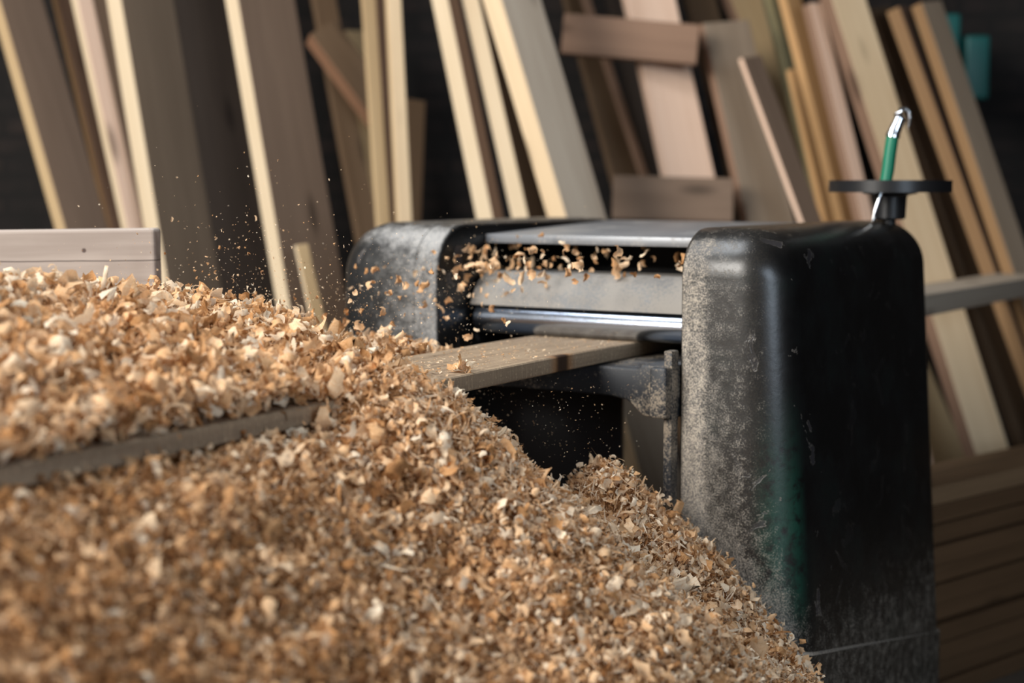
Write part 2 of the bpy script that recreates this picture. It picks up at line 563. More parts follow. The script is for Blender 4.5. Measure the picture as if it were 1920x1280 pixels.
M_BRICK = brick_mat()
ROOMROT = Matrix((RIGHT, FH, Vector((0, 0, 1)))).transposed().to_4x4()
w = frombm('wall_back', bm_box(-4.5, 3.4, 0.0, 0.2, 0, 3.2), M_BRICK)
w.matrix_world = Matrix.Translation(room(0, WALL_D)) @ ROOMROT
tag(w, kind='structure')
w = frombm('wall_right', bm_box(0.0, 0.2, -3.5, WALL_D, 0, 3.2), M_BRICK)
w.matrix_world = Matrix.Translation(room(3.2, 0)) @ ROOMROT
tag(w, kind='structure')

# ------------------------------------------------------------------ the planer
ZTOP = 1.133
PT = 0.884                                            # top of the plank on the bed
planer = empty('thickness_planer', (0, 0.4, FLOOR))
tag(planer, 'black cast iron thickness planer spitting shavings from its open mouth', 'planer')
bpy.context.view_layer.update()
PINV = Matrix.Translation((0, 0.4, 0)).inverted()


def pbm(name, bm, mat, parent=planer, angle=35):
    """planer part given in world coordinates"""
    o = frombm(name, bm, mat, None, angle=angle)
    o.parent = parent
    o.matrix_parent_inverse = parent.matrix_world.inverted()
    return o


def housing(x_in, x_out, y0, y1, z0, z1, rad, flare):
    """upright frame cover: soft outer edges, flat on the inside, spreading towards the foot"""
    s = 1 if x_out > x_in else -1
    b = bm_box(min(x_in, x_out), max(x_in, x_out), y0, y1, z0, z1)
    es = []
    for e in b.edges:
        a, c = e.verts[0].co, e.verts[1].co
        inner = abs(a.x - x_in) < 1e-5 and abs(c.x - x_in) < 1e-5
        bottom = abs(a.z - z0) < 1e-5 and abs(c.z - z0) < 1e-5
        along_x = abs(a.x - c.x) > 1e-4
        if bottom: continue
        if inner: continue
        es.append(e)
    bmesh.ops.bevel(b, geom=es, offset=rad, segments=10, profile=0.5, affect='EDGES')
    for v in b.verts:
        k = (v.co.x - x_in) / (x_out - x_in)
        v.co.x += s * flare * k * (z1 - v.co.z)
    return b


# right-hand side frame: cover, inner casting, plinth
cv = pbm('side_cover', housing(0.362, 0.512, 0.0, 0.92, FLOOR, ZTOP, 0.098, 0.064), M_PAINT_R, angle=60)
b = bm_box(0.30, 0.3655, 0.0012, 0.9188, FLOOR, ZTOP - 0.0012)
es = [e for e in b.edges if abs(e.verts[0].co.x - e.verts[1].co.x) > 1e-4 and e.verts[0].co.z > 0.5]
bmesh.ops.bevel(b, geom=es, offset=0.098, segments=12, profile=0.5, affect='EDGES')
es = [e for e in b.edges if abs(e.verts[0].co.x - 0.30) < 1e-5 and abs(e.verts[1].co.x - 0.30) < 1e-5]
bmesh.ops.bevel(b, geom=es, offset=0.012, segments=3, profile=0.5, affect='EDGES')
pbm('side_casting', b, M_PAINT_R, angle=50)
# plinth with its dusty sloping ledge
pl = bmesh.new()
def plz(y): return 0.305 - 0.155 * (y + 0.01) / 0.88
def plpts(z_off, grow):
    y0, y1 = -0.010 - grow, 0.925 + grow
    xo = lambda z: 0.512 + 0.064 * (ZTOP - z) + grow
    pts = []
    rad = 0.095
    for k in range(9):
        a = -PI / 2 + PI / 2 * k / 8
        pts.append((xo(0.3) - rad + rad * math.cos(a), y0 + rad + rad * math.sin(a)))
    for k in range(9):
        a = PI / 2 * k / 8
        pts.append((xo(0.3) - rad + rad * math.cos(a), y1 - rad + rad * math.sin(a)))
    pts.append((0.30, y1))
    pts.append((0.30, y0))
    return pts
P0 = plpts(0, 0.010)
lo = [pl.verts.new((x, y, FLOOR)) for x, y in P0]
hi = [pl.verts.new((x, y, plz(y) - 0.004)) for x, y in P0]
tp = [pl.verts.new((0.30 + (x - 0.30) * 0.975, 0.43 + (y - 0.43) * 0.99, plz(y))) for x, y in P0]
n_ = len(P0)
for i in range(n_):
    j = (i + 1) % n_
    pl.faces.new((lo[i], lo[j], hi[j], hi[i]))
    pl.faces.new((hi[i], hi[j], tp[j], tp[i]))
pl.faces.new(tp)
pl.faces.new(lo[::-1])
pbm('plinth', pl, M_PAINT_P, angle=25)

# left-hand side frame
pbm('side_cover', housing(-0.362, -0.612, 0.0, 0.86, FLOOR, ZTOP, 0.12, 0.03), M_PAINT_L, angle=60)
b = bm_box(-0.3655, -0.30, 0.0012, 0.8588, FLOOR, ZTOP - 0.0012)
es = [e for e in b.edges if abs(e.verts[0].co.x - e.verts[1].co.x) > 1e-4 and e.verts[0].co.z > 0.5]
bmesh.ops.bevel(b, geom=es, offset=0.12, segments=12, profile=0.5, affect='EDGES')
es = [e for e in b.edges if abs(e.verts[0].co.x + 0.30) < 1e-5 and abs(e.verts[1].co.x + 0.30) < 1e-5]
bmesh.ops.bevel(b, geom=es, offset=0.012, segments=3, profile=0.5, affect='EDGES')
pbm('side_casting', b, M_PAINT_L, angle=50)

# plate between the frames
pbm('top_plate', bm_prism([(0.20, 1.094), (0.78, 1.116), (0.78, 1.127), (0.20, 1.106)], -0.2995, 0.2995, 'x', 0.002), M_PLATE)
pbm('plate_lip', bm_prism([(0.194, 1.086), (0.2, 1.086), (0.2, 1.1065), (0.194, 1.1065)], -0.298, 0.298, 'x', 0.0015), M_PLATE)
# chamber behind the mouth: dark back panel added for blackness, then the cutter block
pbm('added_chamber_dark_panel', bm_box(-0.2995, 0.2995, 0.50, 0.52, 0.90, 1.10, 0.003), M_DARK)
pbm('cutter_block', bm_lathe([(0, -0.298), (0.055, -0.298), (0.055, 0.298), (0, 0.298)], 40,
    Matrix.Translation((0, 0.385, 0.955)) @ Matrix.Rotation(PI / 2, 4, 'Y')), M_DARK)
# curved hood over the roller (a rolled sheet, 4 mm thick)
hood = []
R1, R2, hc = 0.098, 0.094, (0.215, 0.924)
arc = [math.radians(a) for a in range(90, 167, 5)]
outer = [(hc[0] + R1 * math.cos(a), hc[1] + R1 * math.sin(a)) for a in arc]
inner = [(hc[0] + R2 * math.cos(a), hc[1] + R2 * math.sin(a)) for a in arc][::-1]
outer = [(0.30, hc[1] + R1)] + outer
inner = inner + [(0.30, hc[1] + R2)]
pbm('roller_hood', bm_prism(outer + inner, -0.29, 0.2995, 'x'), M_SHEET, angle=40)
pbm('hood_end', bm_prism([(hc[0] + R2 * math.cos(a), hc[1] + R2 * math.sin(a)) for a in arc] + [(0.20, 0.945), (0.215, 0.945)], -0.289, -0.285, 'x'), M_SHEET)
# outfeed roller
pbm('outfeed_roller', bm_lathe([(0, -0.292), (0.018, -0.292), (0.018, -0.284), (0.030, -0.284), (0.0335, -0.279), (0.0335, 0.295), (0, 0.295)], 56,
    Matrix.Translation((0, 0.150, PT + 0.0342)) @ Matrix.Rotation(PI / 2, 4, 'Y')), M_STEEL, angle=30)
# bed with its arm and bracket
pbm('bed', bm_box(-0.295, 0.295, 0.045, 0.84, 0.79, 0.851, 0.008, 3), M_IRON)
arm = [(-0.27, 0.79), (0.16, 0.789), (0.200, 0.783), (0.222, 0.765), (0.238, 0.752), (0.298, 0.750), (0.298, 0.858), (0.232, 0.858), (0.222, 0.850), (0.08, 0.849), (-0.27, 0.849)]
pbm('bed_bracket', bm_prism(arm, -0.035, 0.05, 'y', 0.006, 3), M_IRON)
pbm('bracket_block', bm_box(0.262, 0.299, -0.055, -0.03, 0.754, 0.856, 0.005, 3), M_IRON)
pbm('slide_way', bm_box(0.281, 0.2998, -0.030, 0.0, 0.38, 0.888, 0.003), M_IRON)
pbm('infeed_ledge', bm_box(0.31, 0.44, 0.918, 1.10, 0.80, 0.878, 0.008, 3), M_IRON)
pbm('infeed_table', bm_box(-0.295, 0.294, 0.84, 0.90, 0.80, 0.866, 0.008, 3), M_IRON)
pbm('pedestal', bm_prism([(-0.295, 0.10), (0.115, 0.10), (-0.10, 0.50), (-0.295, 0.50)], FLOOR, 0.79, 'z', 0.01), M_DARK)

# hand wheel on its spindle
wc = hz(1669, 349, depth=3.80)
hw = empty('hand_wheel', (wc.x, wc.y, wc.z))
hw.parent = planer
hw.matrix_parent_inverse = planer.matrix_world.inverted()
bpy.context.view_layer.update()
T = Matrix.Translation(wc) @ Matrix.Scale(1.067, 4)
rp = [(0.108 + 0.0265 * math.cos(t) * (1.0), 0.0125 * math.sin(t)) for t in np.linspace(0, 2 * PI, 17)]
rp = [(0.1365 + (0.0 if abs(z) < 0.009 else -0.003), z) for z in (-0.013, -0.009, 0.009, 0.013)]
rp = rp + [(0.100, 0.013), (0.096, 0.009), (0.096, -0.009), (0.100, -0.013), rp[0]]
pbm('rim', bm_lathe(rp, 72, T), M_BLKPL, hw, 40)
for k in range(3):
    a = math.radians(25 + 120 * k)
    sb = bm_box(0.02, 0.101, -0.013, 0.013, -0.008, 0.006, 0.004, 2)
    sb.transform(T @ Matrix.Rotation(a, 4, 'Z'))
    pbm('spoke', sb, M_BLKPL, hw)
pbm('hub', bm_lathe([(0, 0.006), (0.024, 0.006), (0.058, -0.011), (0.060, -0.016), (0.040, -0.020), (0.037, -0.024), (0.035, -0.070), (0.031, -0.073), (0, -0.073)], 48, T), M_BLKPL, hw, 30)
pbm('spindle', bm_lathe([(0, -0.070), (0.014, -0.070), (0.014, -0.115), (0, -0.115)], 24, T), M_DARK)

# green-sleeved hook hanging through the wheel
g0 = hz(1648, 395, depth=3.50)
tool = empty('hook_tool', hz(1637, 414, depth=3.72))
tag(tool, 'green sleeved tool with chrome collar and curled hook standing in the black hand wheel', 'hook')
bpy.context.view_layer.update()


def HP(px, py, d=3.72): return hz(px, py, depth=d)


pbm('sleeve', bm_tube([HP(1660, 345), HP(1665, 318), HP(1669, 285), HP(1674.5, 250)], [0.0140, 0.0143, 0.0143, 0.0143], 24), M_GREEN, tool, 40)
pbm('collar', bm_tube([HP(1673.6, 257), HP(1674.6, 252.5), HP(1675, 251), HP(1676, 249), HP(1681, 237), HP(1687.5, 222), HP(1688, 220)],
    [0.0165, 0.0165, 0.0155, 0.0148, 0.0140, 0.0122, 0.008], 28), M_CHROME, tool, 40)
pbm('hook', bm_tube([HP(1686, 226), HP(1684, 214), HP(1688, 207), HP(1694, 204.5), HP(1700, 205), HP(1705, 210), HP(1706.5, 219), HP(1705, 231), HP(1702, 240)],
    [0.0095, 0.0095, 0.0070, 0.0055, 0.0048, 0.0046, 0.0044, 0.0042, 0.0026], 14), M_CHROME, tool, 60)
pbm('rod', bm_tube([HP(1658, 340), HP(1650, 366), HP(1645, 380), HP(1640, 398), HP(1637, 414)], [0.0036, 0.0036, 0.0042, 0.0036, 0.0036], 10), M_CHROME, tool, 60)

# ------------------------------------------------------------------ the plank being planed
PX0, PX1 = -0.133, 0.129
pb = bmesh.new()
secs = np.linspace(-3.3, 0.87, 60)
for sx in (0,):
    rings = []
    for y in secs:
        drop = -0.0125 * max(0.0, -y) ** 1.1
        c = 0.0025
        x0, x1, z0, z1 = PX0, PX1, 0.8525 + drop, PT + drop
        rings.append([pb.verts.new(p) for p in ((x0 + c, y, z0), (x1 - c, y, z0), (x1, y, z0 + c), (x1, y, z1 - c), (x1 - c, y, z1), (x0 + c, y, z1), (x0, y, z1 - c), (x0, y, z0 + c))])
    for a, c in zip(rings, rings[1:]):
        for k in range(8):
            pb.faces.new((a[k], a[(k + 1) % 8], c[(k + 1) % 8], c[k]))
    pb.faces.new(rings[0])
    pb.faces.new(rings[-1][::-1])
pk = frombm('wooden_plank', pb, M_PLANK, None, angle=30)
tag(pk, 'long flat plank with a dark knot coming out of the planer under the shavings', 'plank')

# ------------------------------------------------------------------ boards
AXW = Vector((0, 0, 1))


def place_box(name, w, t, L, mats, M, bev=0.003, bow=0.0, parent=None, cut=0.0):
    """board, local x = width, y = thickness, z = length; narrow edges take the second material"""
    b = bmesh.new()
    n = 10
    rings = []
    for i in range(n + 1):
        s = i / n
        off = bow * math.sin(PI * s)
        zc_ = L * s
        rings.append([b.verts.new((x + off, y, zc_ + (cut * (x / w) if i == n else 0))) for x, y in ((0, 0), (w, 0), (w, t), (0, t))])
    for a, c in zip(rings, rings[1:]):
        for k in range(4):
            b.faces.new((a[k], a[(k + 1) % 4], c[(k + 1) % 4], c[k]))
    b.faces.new(rings[0][::-1])
    b.faces.new(rings[-1])
    es = [e for e in b.edges if len(e.link_faces) == 2 and e.link_faces[0].normal.angle(e.link_faces[1].normal, 0) > 1.0]
    b.normal_update()
    es = [e for e in b.edges if len(e.link_faces) == 2 and e.link_faces[0].normal.angle(e.link_faces[1].normal, 0) > 1.0]
    bmesh.ops.bevel(b, geom=es, offset=bev, segments=2, profile=0.5, affect='EDGES')
    b.normal_update()
    for f in b.faces:
        f.material_index = 1 if (len(mats) > 1 and (abs(f.normal.x) > 0.8 or f.normal.z > 0.8)) else 0  # darker faces, paler edges: part wear, part side light put into the colour
    me = bpy.data.meshes.new(name)
    b.to_mesh(me)
    b.free()
    o = link(name, me, mats, parent)
    o.matrix_world = M
    return o


LEAN = 0.16


def board(label, top, bot, edge, face, alpha, D0, mats, short=False, group=None, cat='board', bow=0.0, name='wooden_board', zmax=2.55, lean=LEAN, to_floor=True, cut=0.0):
    """top / bot: picture points of the board's left front corner line; edge, face: its breadths there; alpha: how far its broad face turns"""
    P = hz(*top, plane=(D0, lean))
    Q = hz(*bot, plane=(D0, lean))
    ax = (P - Q).normalized()
    if to_floor:
        Q = Q - ax * ((Q.z - FLOOR - 0.004) / ax.z)
    if not short:
        P = Q + ax * ((zmax - Q.z) / ax.z)
    L = (P - Q).length
    a = math.radians(alpha)
    D = D0 + lean * 1.2
    wv = face * D / FPX / max(0.25, math.cos(a))
    tv = edge * D / FPX / max(0.25, math.sin(a))
    u = RIGHT * math.cos(a) + FH * math.sin(a)
    u = (u - ax * u.dot(ax)).normalized()
    v = ax.cross(u).normalized()
    if to_floor: Q = Q + ax * (abs(u.z) * wv / max(0.3, ax.z) + abs(v.z) * tv)   # keep the foot on the floor
    M = Matrix((u, v, ax)).transposed().to_4x4()
    M.translation = Q
    o = place_box(name, wv, tv, L, [WM[m] for m in mats], M, bow=bow, cut=cut)
    if label: tag(o, label, cat, group)
    return o


G = 'boards leaning against the back wall'
# left of the planer
board('narrow yellowish edged board, leftmost of the leaning row, before bare brick', (2, 9), (120, 420), 23, 58, 58, 4.75, ['face', 'tan'], group=G)
board('thin reddish brown board third from the left end of the row', (106, 0), (207, 424), 14, 32, 28, 5.05, ['brown', 'amber'], group=G)
board('pinkish board with bright pale edge behind the grey beam', (144, 0), (238, 424), 14, 24, 50, 4.72, ['pink', 'cream'], group=G)
board('dark brown board seen between the pinkish board and a bright cream edge', (170, 0), (268, 424), 10, 62, 40, 4.95, ['face', 'face'], group=G)
board('wide brown board with cream edge and a faint lengthwise groove, beside the grey beam end', (227, 0), (315, 531), 32, 74, 60, 4.62, ['face2', 'cream'], group=G)
board('almost black board in the gap left of the tall board with a frayed top edge', (318, 0), (402, 525), 10, 112, 45, 4.98, ['dark', 'dark'], group=G)
board('tall wide grey brown board with bright cream edge, left of the planer', (446, 0), (540, 555), 27, 92, 55, 4.55, ['face', 'cream'], group=G)
board('short pale offcut standing at the foot of the tall grey brown board', (556, 464), (577, 560), 6, 22, 35, 4.42, ['tan', 'cream'], short=True, group='offcuts among the boards', cat='offcut', name='board_offcut')
board('dark board slanting steeply across the gap left of the two tan strips', (587, 71), (700, 224), 14, 58, 20, 5.15, ['deep', 'red'], group=G, zmax=1.72, to_floor=False)
board('brown board deep in the gap, half hidden by the steep slanting board', (600, 60), (650, 330), 8, 40, 30, 5.28, ['deep', 'deep'], group=G)
board('dim tan board behind the left of the two tan strips', (650, 60), (672, 330), 8, 30, 25, 5.46, ['tan', 'tan'], short=True, group=G)
board('left one of two upright tan strips behind the planer', (680, 0), (707, 411), 5, 24, 30, 4.80, ['tan', 'tan'], group=G, zmax=2.1)
board('dark strip sandwiched between the two upright tan strips', (708, 0), (727, 411), 5, 17, 35, 4.88, ['brown', 'brown'], group=G, zmax=2.1)
board('right one of two upright tan strips, beside the black gap', (726, 0), (746, 407), 6, 26, 30, 4.70, ['pale', 'tan'], group=G, zmax=2.1)
board('stubby brown board with a rounded top in the black gap', (763, 190), (755, 400), 6, 34, 30, 5.20, ['deep', 'deep'], short=True, group=G)
# behind the planer
board('left one of two white edged boards behind the planer', (840, 0), (923, 404), 31, 20, 62, 4.66, ['brown', 'cream'], group=G)
board('right one of two white edged boards behind the planer', (898, 0), (990, 404), 31, 34, 60, 4.70, ['deep', 'cream'], group=G)
board('broad grey board with a knot and warm yellow edge, rising behind the planer plate', (935, 0), (1055, 404), 32, 78, 38, 4.50, ['grey', 'pale'], group=G, bow=0.012)
# dark slats behind the crate frame
board('dark slat behind the ladder frame, nearest the knotty grey board', (1062, 0), (1150, 330), 8, 50, 35, 5.40, ['deep', 'deep'], group=G)
board('thin brown slat standing behind the ladder frame between two dark slats', (1128, 100), (1204, 330), 5, 14, 30, 5.28, ['brown', 'brown'], group=G)
board('blackish slat behind the ladder frame, beside its pinkish upright', (1144, 0), (1216, 330), 8, 55, 30, 5.56, ['dark', 'dark'], group=G)
# right of the ladder frame
board('brown board behind the right ends of the ladder frame rails', (1290, 0), (1392, 415), 8, 60, 35, 5.30, ['deep', 'deep'], group=G)
board('broad grey tan board with a green stained top, right of the ladder frame', (1322, 60), (1402, 415), 10, 96, 28, 5.06, ['greybrown', 'brown'], short=True, group=G)
board('brown board with a thin pale edge lying over the grey tan board', (1396, 120), (1505, 415), 7, 44, 40, 4.84, ['face', 'pink'], short=True, group=G)
board('tan board ending in mid air beside the mottled bark edged strip', (1371, 0), (1465, 215), 12, 74, 25, 5.40, ['tan', 'brown'], group=G)
board('strip with mottled dark bark, left of the orange boards', (1445, 0), (1492, 190), 12, 26, 30, 5.26, ['bark', 'bark'], group=G)
board('narrow orange board below the mottled bark strip', (1484, 135), (1548, 415), 8, 26, 35, 5.16, ['orange', 'orange'], short=True, group=G)
board('bright orange board between the bark strip and the pinkish board', (1474, 0), (1580, 411), 12, 36, 40, 5.08, ['orange', 'orange'], group=G)
board('pinkish board with its sawn top showing, left of the hand wheel', (1520, 13), (1616, 411), 12, 28, 35, 4.98, ['pink', 'brown'], short=True, group=G)
board('broad pale board standing behind the hand wheel and green sleeve', (1560, 0), (1690, 410), 14, 72, 25, 4.90, ['pale', 'brown'], group=G)
board('dark brown board in shade right of the broad pale board', (1640, 30), (1770, 410), 14, 48, 40, 5.10, ['deep', 'deep'], short=True, group=G)
board('brown board with a warm orange edge, second from the right end', (1690, 24), (1832, 415), 22, 34, 55, 4.98, ['brown', 'amber'], short=True, group=G)
board('grey brown board at the right end of the leaning row', (1733, 20), (1868, 415), 16, 52, 40, 4.94, ['greybrown', 'amber'], short=True, group=G)

# ladder-like crate frame: pinkish upright with two rails nailed across it
LD = 4.98
lf = empty('ladder_frame', hz(1255, 1000, depth=LD + 0.1) * 1.0)
lf.location.z = FLOOR
tag(lf, 'wooden ladder frame with pinkish uprights and two brown rails behind the planer plate', 'frame')
bpy.context.view_layer.update()


def lf_part(name, top, bot, edge, face, alpha, D0, mats, **kw):
    o = board(None, top, bot, edge, face, alpha, D0, mats, **kw)
    o.name = name
    m = o.matrix_world.copy()
    o.parent = lf
    o.matrix_parent_inverse = lf.matrix_world.inverted()
    return o


o = lf_part('upright', (1176, 0), (1249, 330), 8, 95, 20, LD + 0.06, ['pink', 'pink'])


def rail(name, a, c, h, mats):
    """board lying across, from picture point a (upper left) to c (upper right), h tall in the picture"""
    P = hz(*a, plane=(LD - 0.02, LEAN))
    Q = hz(*c, plane=(LD - 0.02, LEAN))
    ax = (Q - P).normalized()
    L = (Q - P).length
    dn = -(Vector((0, 0, 1)) + FH * LEAN)
    dn = (dn - ax * dn.dot(ax)).normalized()
    v = ax.cross(dn).normalized()
    M = Matrix((dn, v, ax)).transposed().to_4x4()
    M.translation = P
    tv = 0.035
    if v.dot(FH) < 0: M.translation = P - v * tv * 0
    o = place_box(name, h * (LD + 0.18) / FPX, tv, L, [WM[m] for m in mats], M)
    o.parent = lf
    o.matrix_parent_inverse = lf.matrix_world.inverted()
    return o


rail('rail', (1058, 24), (1312, 46), 76, ['brown', 'brown'])
rail('rail', (1150, 328), (1376, 334), 82, ['face', 'face'])

# teal boxes on the wall at the right
for k, (px, py0, py1, wpx) in enumerate(((1776, 25, 148, 48), (1832, 66, 186, 46))):
    A = hz(px, py0, depth=5.62)
    B = hz(px, py1, depth=5.62)
    wv = wpx * 5.62 / FPX
    t_ = frombm('wall_box', bm_box(-wv / 2, wv / 2, 0, WALL_D - 5.62, 0, A.z - B.z, 0.012, 3), M_TEAL, angle=30)
    t_.matrix_world = Matrix.Translation(B) @ Matrix.Rotation(0.0, 4, 'Y') @ ROOMROT
    tag(t_, ['upper left one of two teal boxes on the dark wall at the right', 'lower right one of two teal boxes on the dark wall at the right'][k], 'box', 'teal boxes on the back wall')

# thick board on the infeed side
q0, q1 = hz(1736, 553, depth=4.10), hz(1920, 522, depth=4.82)
q1.z = q0.z
ax = (q1 - q0).normalized()
ax.z = 0
ax.normalize()
u = Vector((-ax.y, ax.x, 0))
if u.dot(RIGHT) > 0: u = -u                             # breadth runs away from the camera
v = ax.cross(u)
M = Matrix((u, v, ax)).transposed().to_4x4()
M.translation = q0 - ax * 0.20 - (Vector((0, 0, 0.056)) if v.z > 0 else Vector((0, 0, 0)))
o = place_box('infeed_board', 0.16, 0.056, 1.3, [WM['grey']], M)
tag(o, 'thick grey board lying level on the far side of the planer, entering behind it', 'board')

# stack of brown planks low on the right
sdir = (FH * math.cos(math.radians(48)) + RIGHT * math.sin(math.radians(48))).normalized()
sperp = Vector((-sdir.y, sdir.x, 0))                    # away from the camera
if sperp.dot(FH) < 0: sperp = -sperp
SB = hz(1745, 900, depth=3.96)
SB.z = FLOOR
rows = 11
rh = 0.0512
top_names = ['front', 'second', 'third']
sp_first = None
row_words = ['bottom', 'second from the bottom', 'third from the bottom', 'fourth from the bottom', 'fifth from the bottom', 'middle', 'fifth from the top', 'fourth from the top', 'third from the top', 'second from the top', 'top']
for r in range(rows):
    cols = 2 if r == rows - 1 else 1
    for c in range(cols):
        jit = RNG.uniform(-0.012, 0.012)
        org = SB - sdir * (0.04 + RNG.uniform(-.02, .02)) + sperp * (c * 0.102 + (jit if r < rows - 1 else 0.0)) + Vector((0, 0, r * rh + 0.001))
        M = Matrix((sdir, sperp, Vector((0, 0, 1)))).transposed().to_4x4()
        M.translation = org
        wv = 0.098 if r == rows - 1 else 0.20
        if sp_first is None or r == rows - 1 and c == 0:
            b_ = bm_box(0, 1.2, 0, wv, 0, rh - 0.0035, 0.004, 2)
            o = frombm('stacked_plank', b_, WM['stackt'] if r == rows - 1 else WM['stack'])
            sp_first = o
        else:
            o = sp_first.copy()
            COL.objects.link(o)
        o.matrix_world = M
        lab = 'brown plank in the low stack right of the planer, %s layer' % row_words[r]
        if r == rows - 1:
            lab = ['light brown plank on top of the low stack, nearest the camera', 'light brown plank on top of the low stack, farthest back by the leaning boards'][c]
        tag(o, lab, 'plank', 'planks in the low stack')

# weathered grey beam behind the shavings at the left
gd = 3.25
gr = hz(290, 428, depth=gd)
o = frombm('bin_side', bm_box(-1.3, 0, 0, 0.055, FLOOR - gr.z + 0.02, 0, 0.007, 3), None)
gm, nt, b = newmat('weathered_grey_beam')
tc = N(nt, 'ShaderNodeTexCoord')
sep = N(nt, 'ShaderNodeSeparateXYZ')
nt.links.new(tc.outputs['Object'], sep.inputs[0])
mp = N(nt, 'ShaderNodeMapping')
mp.inputs['Scale'].default_value = (2.5, 30, 40)
nt.links.new(tc.outputs['Object'], mp.inputs[0])
n1 = N(nt, 'ShaderNodeTexNoise', i_Scale=1.0, i_Detail=5.0)
nt.links.new(mp.outputs[0], n1.inputs['Vector'])
n2 = N(nt, 'ShaderNodeTexNoise', i_Scale=5.0, i_Detail=3.0)
nt.links.new(tc.outputs['Object'], n2.inputs['Vector'])
c = mixc(nt, maprange(nt, n1.outputs[0], 0.3, 0.7), (0.42, 0.355, 0.31), (0.31, 0.255, 0.22))
c = mixc(nt, math_(nt, 'MULTIPLY', maprange(nt, n2.outputs[0], 0.55, 0.75), 0.4), c, (0.22, 0.17, 0.14))
zz = math_(nt, 'ADD', sep.outputs[2], math_(nt, 'MULTIPLY', n2.outputs[0], 0.006))
crack = maprange(nt, math_(nt, 'ABSOLUTE', math_(nt, 'SUBTRACT', zz, -0.061)), 0.0006, 0.0019, 1.0, 0.0)
c = mixc(nt, math_(nt, 'MULTIPLY', crack, 0.8), c, (0.05, 0.035, 0.03))
kx_ = math_(nt, 'POWER', math_(nt, 'ADD', sep.outputs[0], 0.145), 2.0)
kz_ = math_(nt, 'POWER', math_(nt, 'ADD', sep.outputs[2], 0.043), 2.0)
kd = maprange(nt, math_(nt, 'SQRT', math_(nt, 'ADD', kx_, kz_)), 0.003, 0.006, 1.0, 0.0)
c = mixc(nt, kd, c, (0.09, 0.06, 0.05))
nt.links.new(c, b.inputs['Base Color'])
b.inputs['Roughness'].default_value = 0.85
o.data.materials.clear()
o.data.materials.append(gm)
o.matrix_world = Matrix.Translation(gr) @ ROOMROT @ Matrix.Rotation(math.radians(-0.7), 4, 'Y') 
tag(o, 'weathered grey bin side with a long crack, standing half buried behind the shavings', 'bin side')

# ------------------------------------------------------------------ shavings
def fbm(X, Y, sc, octv=4, seed=0.0):
    out = np.zeros_like(X)
    f = X.ravel() * sc, Y.ravel() * sc
    o_ = out.ravel()
    for i in range(o_.size):
        o_[i] = noise.fractal((f[0][i], f[1][i], seed), 1.0, 2.0, octv)
    return o_.reshape(X.shape)


def sstep(x, a, b):
    t = np.clip((x - a) / (b - a), 0, 1)
    return t * t * (3 - 2 * t)


def segdist(X, Y, ax_, ay_, bx_, by_):
    dx, dy = bx_ - ax_, by_ - ay_
    t = np.clip(((X - ax_) * dx + (Y - ay_) * dy) / (dx * dx + dy * dy), 0, 1)
    return np.hypot(X - ax_ - t * dx, Y - ay_ - t * dy)


def low_h(X, Y):
    """heap beside and under the plank, running down to the floor"""
    d = segdist(X, Y, 0.10, -0.72, 0.10, -3.2)
    ztop = np.where(Y > -0.8, 0.906, 0.906 - 0.058 * sstep(-Y, 0.8, 0.98))
    h = ztop - 0.90 * np.sqrt(d * d + 0.05 ** 2) + 0.045
    h2 = 0.700 - 1.08 * np.sqrt((X - 0.225) ** 2 + (Y + 0.17) ** 2 + 0.03 ** 2)
    h = np.maximum(h, h2)
    return np.maximum(h, FLOOR - 0.02)


def up_h(X, Y):
    """drift lying on the plank and behind it"""
    ridge = 1.058 - 0.151 * np.clip((Y + 1.12) / 0.92, -0.25, 1.0)
    yend = -0.53 + 0.29 * sstep(-X, -0.02, 0.42)
    f = sstep(yend - Y, -0.03, 0.26)
    zt = PT - 0.0125 * np.maximum(0, -Y) ** 1.1
    t = np.clip((0.118 - X) / 0.50, 0, 1)
    rise = t ** 0.9 * (ridge - PT)
    h = zt + 0.006 + (rise + 0.012) * f - 0.02 * (1 - f)
    h = np.where(X < -0.40, h + (X + 0.40) * 0.75, h)
    return h


def grid_mesh(name, fn, xs, ys, keep, amp, mat, tone, seed, zmin=None):
    X, Y = np.meshgrid(xs, ys)
    H = fn(X, Y)
    nz = fbm(X, Y, 9.0, 4, seed) * amp + fbm(X, Y, 40.0, 3, seed + 5) * amp * 0.35
    H = H + nz
    H, K = keep(X, Y, H)
    nx, ny = len(xs), len(ys)
    co = np.stack([X, Y, H], -1).reshape(-1, 3)
    i = np.arange(ny - 1)[:, None] * nx + np.arange(nx - 1)[None, :]
    q = np.stack([i, i + 1, i + nx + 1, i + nx], -1).reshape(-1, 4)
    kk = K.reshape(-1)
    q = q[kk[q].all(1)]
    used = np.unique(q)
    remap = -np.ones(len(co), int)
    remap[used] = np.arange(len(used))
    return co[used], remap[q]


def mesh_np(name, co, quads, tone, mat, smooth=True, along=None):
    me = bpy.data.meshes.new(name)
    me.vertices.add(len(co))
    me.vertices.foreach_set('co', np.ascontiguousarray(co, np.float32).ravel())
    me.loops.add(quads.size)
    me.loops.foreach_set('vertex_index', np.ascontiguousarray(quads, np.int32).ravel())
    me.polygons.add(len(quads))
    me.polygons.foreach_set('loop_start', np.arange(0, quads.size, 4, dtype=np.int32))
    me.polygons.foreach_set('use_smooth', np.full(len(quads), smooth))
    me.update(calc_edges=True)
    at = me.attributes.new('tone', 'FLOAT', 'POINT')
    at.data.foreach_set('value', np.ascontiguousarray(tone, np.float32))
    if along is not None:
        at = me.attributes.new('along', 'FLOAT', 'POINT')
        at.data.foreach_set('value', np.ascontiguousarray(along, np.float32))
    me.validate()
    me.materials.append(mat)
    return me


